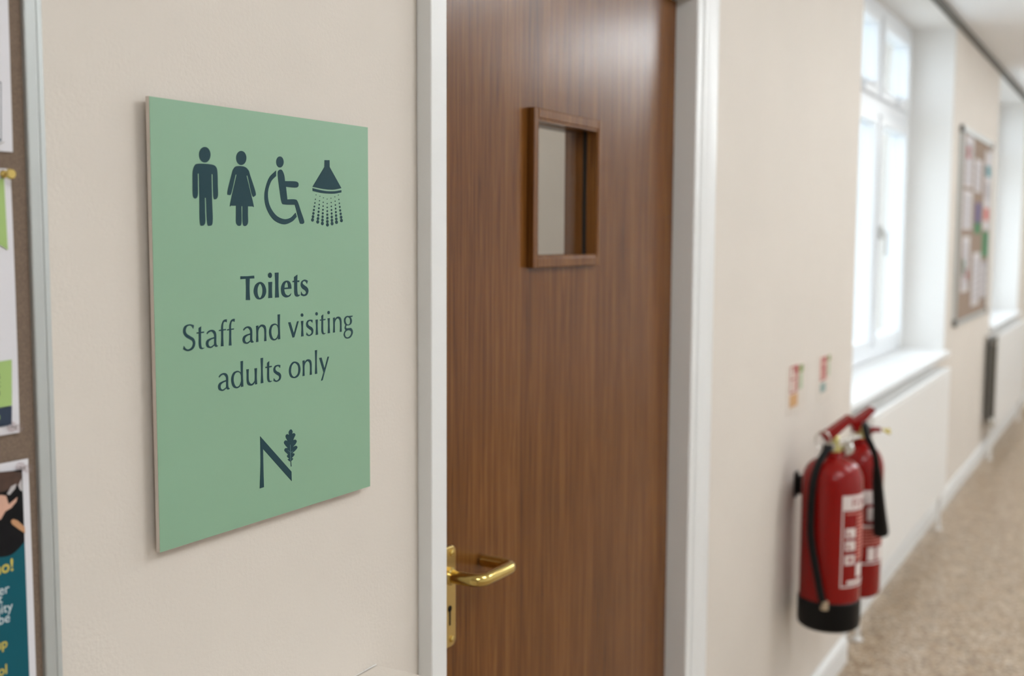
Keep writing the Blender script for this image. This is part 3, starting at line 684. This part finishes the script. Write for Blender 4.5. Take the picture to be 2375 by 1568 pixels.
hs = MB().tube(spline(hp_), .0098, 16).build('hose', 'black', e1, smooth=True)
e = dirp(187, .096, z0 + .088)
MB().tube([e + Vector((0, 0, .004)), e - Vector((0, 0, .018))], .0105, 14).build('hose_tip', 'tip', hs, smooth=True)
MB().lathe([(.012, 0), (.012, .012), (.010, .016)], 18, (ec[0] - .030, ec[1], zt + .018), 'x').build('hose_coupling', 'chrome', hs, smooth=True)
# printed label
rl = er + .0003; LA0, LA1 = 213, 318; zl0, zl1 = z0 + .125, z0 + .372
lab = MB(); fr_ = 2.2
arc_patch(lab, c3d, rl, LA0, LA0 + 2.5, zl0, zl1, 2); arc_patch(lab, c3d, rl, LA1 - 2.5, LA1, zl0, zl1, 2)
arc_patch(lab, c3d, rl, LA0, LA1, zl0, zl0 + .004, 16)
arc_patch(lab, c3d, rl, LA0, LA1, z0 + .332, zl1, 16)
lab.build('label_panel', 'label_white', e1, smooth=True, angle=30)
ft = MB(); arc_text(ft, 'FOAM', c3d, rl + .0007, 262, z0 + .341, .031, 1.0); ft.build('lettering', 'label_red', e1)
bl = MB()
for k, zz in enumerate((.296, .262, .228, .190)):
    if k: arc_patch(bl, c3d, rl, LA0 + 8, LA0 + 31, z0 + zz - .004, z0 + zz + .022, 4)
arc_patch(bl, c3d, rl, LA0 + 36, LA0 + 58, z0 + .150, z0 + .186, 4)
arc_patch(bl, c3d, rl, LA0 + 14, LA0 + 70, z0 + .133, z0 + .143, 8)
bl.build('label_panel', 'label_white', e1, smooth=True, angle=30)
pk = MB()
for k in range(13):
    arc_patch(pk, c3d, rl, LA0 + 35, LA1 - 8 - 9 * (k % 3), z0 + .196 + .0095 * k, z0 + .2015 + .0095 * k, 8)
arc_patch(pk, c3d, rl, LA0 + 8, LA0 + 60, z0 + .322, z0 + .326, 6)
pk.build('label_print', 'label_pink', e1, smooth=True, angle=30)
                                                         # small pictogram triangles and square on the label
for zz in (.262, .228):
    a = LA0 + 12
    vs = [(c3d[0] + (rl + .0006) * math.cos(math.radians(x)), c3d[1] + (rl + .0006) * math.sin(math.radians(x)), z0 + zz + z) for x, z in ((a, .001), (a + 9, .001), (a, .015))]
    MB().add(vs, [(0, 1, 2)]).build('label_print', 'label_red', e1)
arc_patch(MB(), c3d, rl + .0003, LA0 + 15, LA0 + 24, z0 + .194, z0 + .204, 3).build('label_print', 'label_red', e1)
# bracket to the wall
MB().box(ec[0] + .030, ec[0] + .062, -.004, 0, z0 + .33, z0 + .40).box(ec[0] + .034, ec[0] + .058, -.050, -.004, z0 + .34, z0 + .39).build('wall_bracket', 'black', e1)

# CO2 type with horn
cc = (3.362, -0.105); cr_ = 0.070; z0 = 0.342; c3d = (cc[0], cc[1], 0)
e2 = thing('fire_extinguisher', 'red fire extinguisher with black discharge horn, standing behind the hose one beside the radiator', 'fire extinguisher', (cc[0], cc[1], z0), 'wall-hung fire extinguishers')
prof = [(cr_ - .012, z0), (cr_ - .003, z0 + .006), (cr_, z0 + .018), (cr_, z0 + .375)]
for k in range(1, 9): a = k / 8 * PI / 2; prof.append((.022 + (cr_ - .022) * math.cos(a), z0 + .375 + .075 * math.sin(a)))
prof += [(.022, z0 + .470)]
MB().lathe(prof, 48, c3d).build('cylinder_body', 'red', e2, smooth=True, angle=50)
zt = z0 + .468
MB().lathe([(.020, zt), (.020, zt + .010), (.014, zt + .014), (.014, zt + .036), (.010, zt + .040)], 24, c3d).build('valve', 'brass_valve', e2, smooth=True)
C0 = Vector(c3d)
bar('squeeze_lever', C0 + ax * -.03 + Vector((0, 0, zt + .034)), C0 + ax * .036 + Vector((0, 0, zt + .088)), .028, .034, .016, 'red', e2)
bar('carry_handle', C0 + ax * -.025 + Vector((0, 0, zt + .028)), C0 + ax * .06 + Vector((0, 0, zt + .024)), .024, .020, .014, 'red', e2)
MB().lathe([(.011, 0), (.011, .016), (.008, .022)], 16, (cc[0] + .012, cc[1] - .022, zt + .018), 'x').build('hose_coupling', 'chrome', e2, smooth=True)
tagp = C0 + Vector((.01, -.062, zt + .030))
MB().tube([tagp, tagp + Vector((.012, -.016, -.012)), tagp + Vector((.030, -.010, -.004))], .004, 8).build('seal_tag', 'yellow', e2, smooth=True)
ha = onY(2034, 1100, -.185); hb = onY(2043, 1236, -.185)
hpth = [C0 + Vector((.01, -.02, zt + .022)), onY(2006, 985, -.150), onY(2011, 1012, -.165), onY(2022, 1036, -.178), onY(2031, 1062, -.185), ha]
horn_hose = MB().tube(spline(hpth), .0090, 14).build('horn_hose', 'black', e2, smooth=True)
d = (hb - ha)
MB().tube([ha - d * .10, ha, ha + d * .12, ha + d * .55, ha + d * .97, hb], [.011, .0125, .0145, .0175, .0225, .022], 24).build('discharge_horn', 'black', e2, smooth=True)
lab = MB(); rl = cr_ + .0003
for za, zb, a0, a1 in ((.285, .325, 202, 280), (.215, .222, 202, 280), (.105, .109, 202, 280), (.115, .155, 218, 238), (.115, .155, 246, 270), (.235, .275, 214, 236)):
    arc_patch(MB(), c3d, rl, a0, a1, z0 + za, z0 + zb, 8).build('label_panel', 'label_white', e2, smooth=True, angle=30)
lab = MB()
for k in range(6): arc_patch(lab, c3d, rl, 206, 276 - 8 * (k % 2), z0 + .162 + k * .009, z0 + .166 + k * .009, 8)
lab.build('label_print', 'label_pink', e2, smooth=True, angle=30)
MB().box(cc[0] - .02, cc[0] + .02, -.037, 0, z0 + .30, z0 + .44).build('wall_bracket', 'black', e2)

# ------------------------------------------------------------------ radiators
def radiator(X0, X1, z0, z1, label, covers, group='panel radiators under the windows'):
    yf, yb = -0.030, 0.050
    r = thing('radiator', label, 'radiator', ((X0 + X1) / 2, FARY, 0), group)
    MB().box(X0, X1, yf, yf + .018, z0, z1 - .012).build('front_panel', 'radiator', r, bevel=.006, seg=3)
    MB().box(X0 + (0 if covers else .06), X1, yb - .016, yb - .006, z0, z1 - .012).build('rear_panel', 'radiator', r, bevel=.005)
    g = MB().box(X0, X1, yf, yf + .016, z1 - .011, z1).box(X0, X1, yb - .016, yb, z1 - .011, z1)
    n = int((X1 - X0) / .03)
    for k in range(n): x = X0 + (k + .5) * (X1 - X0) / n; g.box(x - .005, x + .005, yf + .016, yb - .016, z1 - .008, z1 - .003)
    g.build('top_grille', 'radiator', r, bevel=0)
    if covers:
        MB().box(X0 - .004, X0 - .0005, yf + .002, yb, z0 + .01, z1).build('side_cover', 'radiator', r, bevel=.001)
        MB().box(X1 + .0005, X1 + .004, yf + .002, yb, z0 + .01, z1).build('side_cover', 'radiator', r, bevel=.001)
    fins = MB()
    for k in range(int((X1 - X0 - .1) / .08)): x = X0 + .025 + k * .08; fins.box(x, x + .02, yf + .018, yb - .022, z0 + .03, z1 - .03)
    fins.build('fin_block', 'dark_trim' if not covers else 'radiator', r)  # fins of the uncovered radiator coloured dark to paint in the gap's shade
    for x, s_ in ((X0 - .02, 1), (X1 + .02, -1)):
        pp = MB().tube([(x, 0.0, 0), (x, 0.0, z0 + .05)], .0085, 12).build('pipe', 'radiator', r, smooth=True)
        MB().lathe([(.012, z0 + .01), (.016, z0 + .02), (.016, z0 + .06), (.010, z0 + .07)], 16, (x, 0.0, 0)).tube([(x, 0, z0 + .045), (x + s_ * .03, 0, z0 + .045)], .008, 10).build('valve', 'chrome', r, smooth=True)
        MB().lathe([(.016, 0.0), (.020, .003), (.012, .010)], 16, (x, 0.0, 0)).build('pipe_collar', 'radiator', pp, smooth=True)
    MB().lathe([(.008, -.012), (.011, -.006), (.011, 0)], 12, (X0 - .0045, yf + .03, z1 - .05), 'x').build('air_vent', 'chrome', r, smooth=True)
    return r
radiator(3.93, 5.61, .200, .790, 'long white panel radiator under the nearer window, behind the extinguishers', True)
radiator(7.63, 9.36, .200, .790, 'white panel radiator under the farther window, at the photo\'s right edge', False)

# ------------------------------------------------------------------ far notice board
F0, F1, FZ0, FZ1 = 6.22, 7.50, 0.94, 1.98
fb = thing('notice_board', 'brown notice board on the pier between the two windows', 'notice board', ((F0 + F1) / 2, FARY, FZ0))
MB().box(F0 + .01, F1 - .01, FARY - .012, FARY, FZ0 + .01, FZ1 - .01).build('pin_panel', 'felt2', fb)
for bx in ((F0, F0 + .025, FZ0, FZ1), (F1 - .025, F1, FZ0, FZ1), (F0 + .025, F1 - .025, FZ0, FZ0 + .025), (F0 + .025, F1 - .025, FZ1 - .025, FZ1)):
    MB().box(bx[0], bx[1], FARY - .018, FARY, bx[2], bx[3]).build('frame_rail', 'alu', fb, bevel=.002)
for x in (F0 - .004, F1 - .036):
    for z in (FZ0 - .004, FZ1 - .036): MB().box(x, x + .04, FARY - .021, FARY, z, z + .04).build('corner_cap', 'dark_trim', fb, bevel=.004)
NY = FARY - .0125
def notice(px0, px1, py0, py1, m, label, extra=()):
    ym, xm = (py0 + py1) / 2, (px0 + px1) / 2
    X0, X1 = onY(px0, ym, NY).x, onY(px1, ym, NY).x; Z1, Z0 = onY(xm, py0, NY).z, onY(xm, py1, NY).z
    r = thing('notice', label, 'notice', ((X0 + X1) / 2, NY, Z0), 'notices on the far board')
    MB().box(X0, X1, NY - .001, NY, Z0, Z1).build('sheet', m, r)
    for a, b_, c_, d_, mm in extra:
        MB().box(X0 + a * (X1 - X0), X0 + b_ * (X1 - X0), NY - .0015, NY - .001, Z0 + c_ * (Z1 - Z0), Z0 + d_ * (Z1 - Z0)).build('print', mm, r)
lines = lambda n, m='doc_grey': tuple((.12, .88, .1 + k * .8 / n, .1 + (k + .45) * .8 / n, m) for k in range(n))
notice(2238, 2257, 314, 434, 'notice_white', 'white notice at the top left of the far board', lines(6) + ((.2, .6, .55, .8, 'doc_red'),))
notice(2233, 2254, 442, 532, 'notice_white', 'white notice directly below the top left one on the far board', lines(5))
notice(2261, 2276, 370, 446, 'notice_white', 'small white notice in the top middle of the far board', lines(4))
notice(2261, 2274, 470, 542, 'doc_purple', 'purple notice with a green foot in the centre of the far board', ((0, 1, 0, .35, 'doc_green'),))
notice(2283, 2296, 350, 534, 'notice_white', 'tall white notice with teal patch at the right of the far board', ((.1, .9, .68, .82, 'doc_teal'), (.1, .9, .12, .28, 'doc_red'), (.1, .9, .4, .6, 'doc_grey')))
notice(2278, 2290, 538, 596, 'doc_green', 'plain green notice at the right of the far board')
notice(2230, 2247, 548, 676, 'notice_white', 'white notice at the lower left of the far board', lines(7) + ((.1, .35, .3, .6, 'doc_green'), (.6, .9, .2, .4, 'doc_red')))
notice(2254, 2271, 586, 707, 'notice_white', 'white notice at the bottom middle of the far board, lowest of all', lines(7))
notice(2273, 2286, 606, 690, 'doc_grey', 'pale grey notice at the lower right of the far board', lines(4, 'notice_white'))

# ------------------------------------------------------------------ ceiling luminaires
def luminaire(x, y, sx, sy, label):
    """opal box hung a hand's width below the ceiling on two stems"""
    r = thing('ceiling_light', label, 'ceiling light', (x, y, CEIL), 'corridor ceiling lights')
    for d_ in (-sy * .3, sy * .3):
        MB().lathe([(.03, CEIL - .012), (.03, CEIL)], 20, (x, y + d_, 0)).tube([(x, y + d_, CEIL - .012), (x, y + d_, CEIL - .07)], .006, 10).build('stem', 'lamp_body', r, smooth=True)
    MB().box(x - sx / 2, x + sx / 2, y - sy / 2, y + sy / 2, CEIL - .14, CEIL - .07).build('diffuser', 'lamp_white', r, bevel=.01)
for x in (-0.34, 1.66, 3.66, 5.66, 7.66, 9.66, 11.66):
    luminaire(x, -1.62, .55, .85, 'white opal box light on the corridor ceiling')
luminaire(1.2, 0.9, .5, .5, 'small ceiling light in the room behind the wood door')
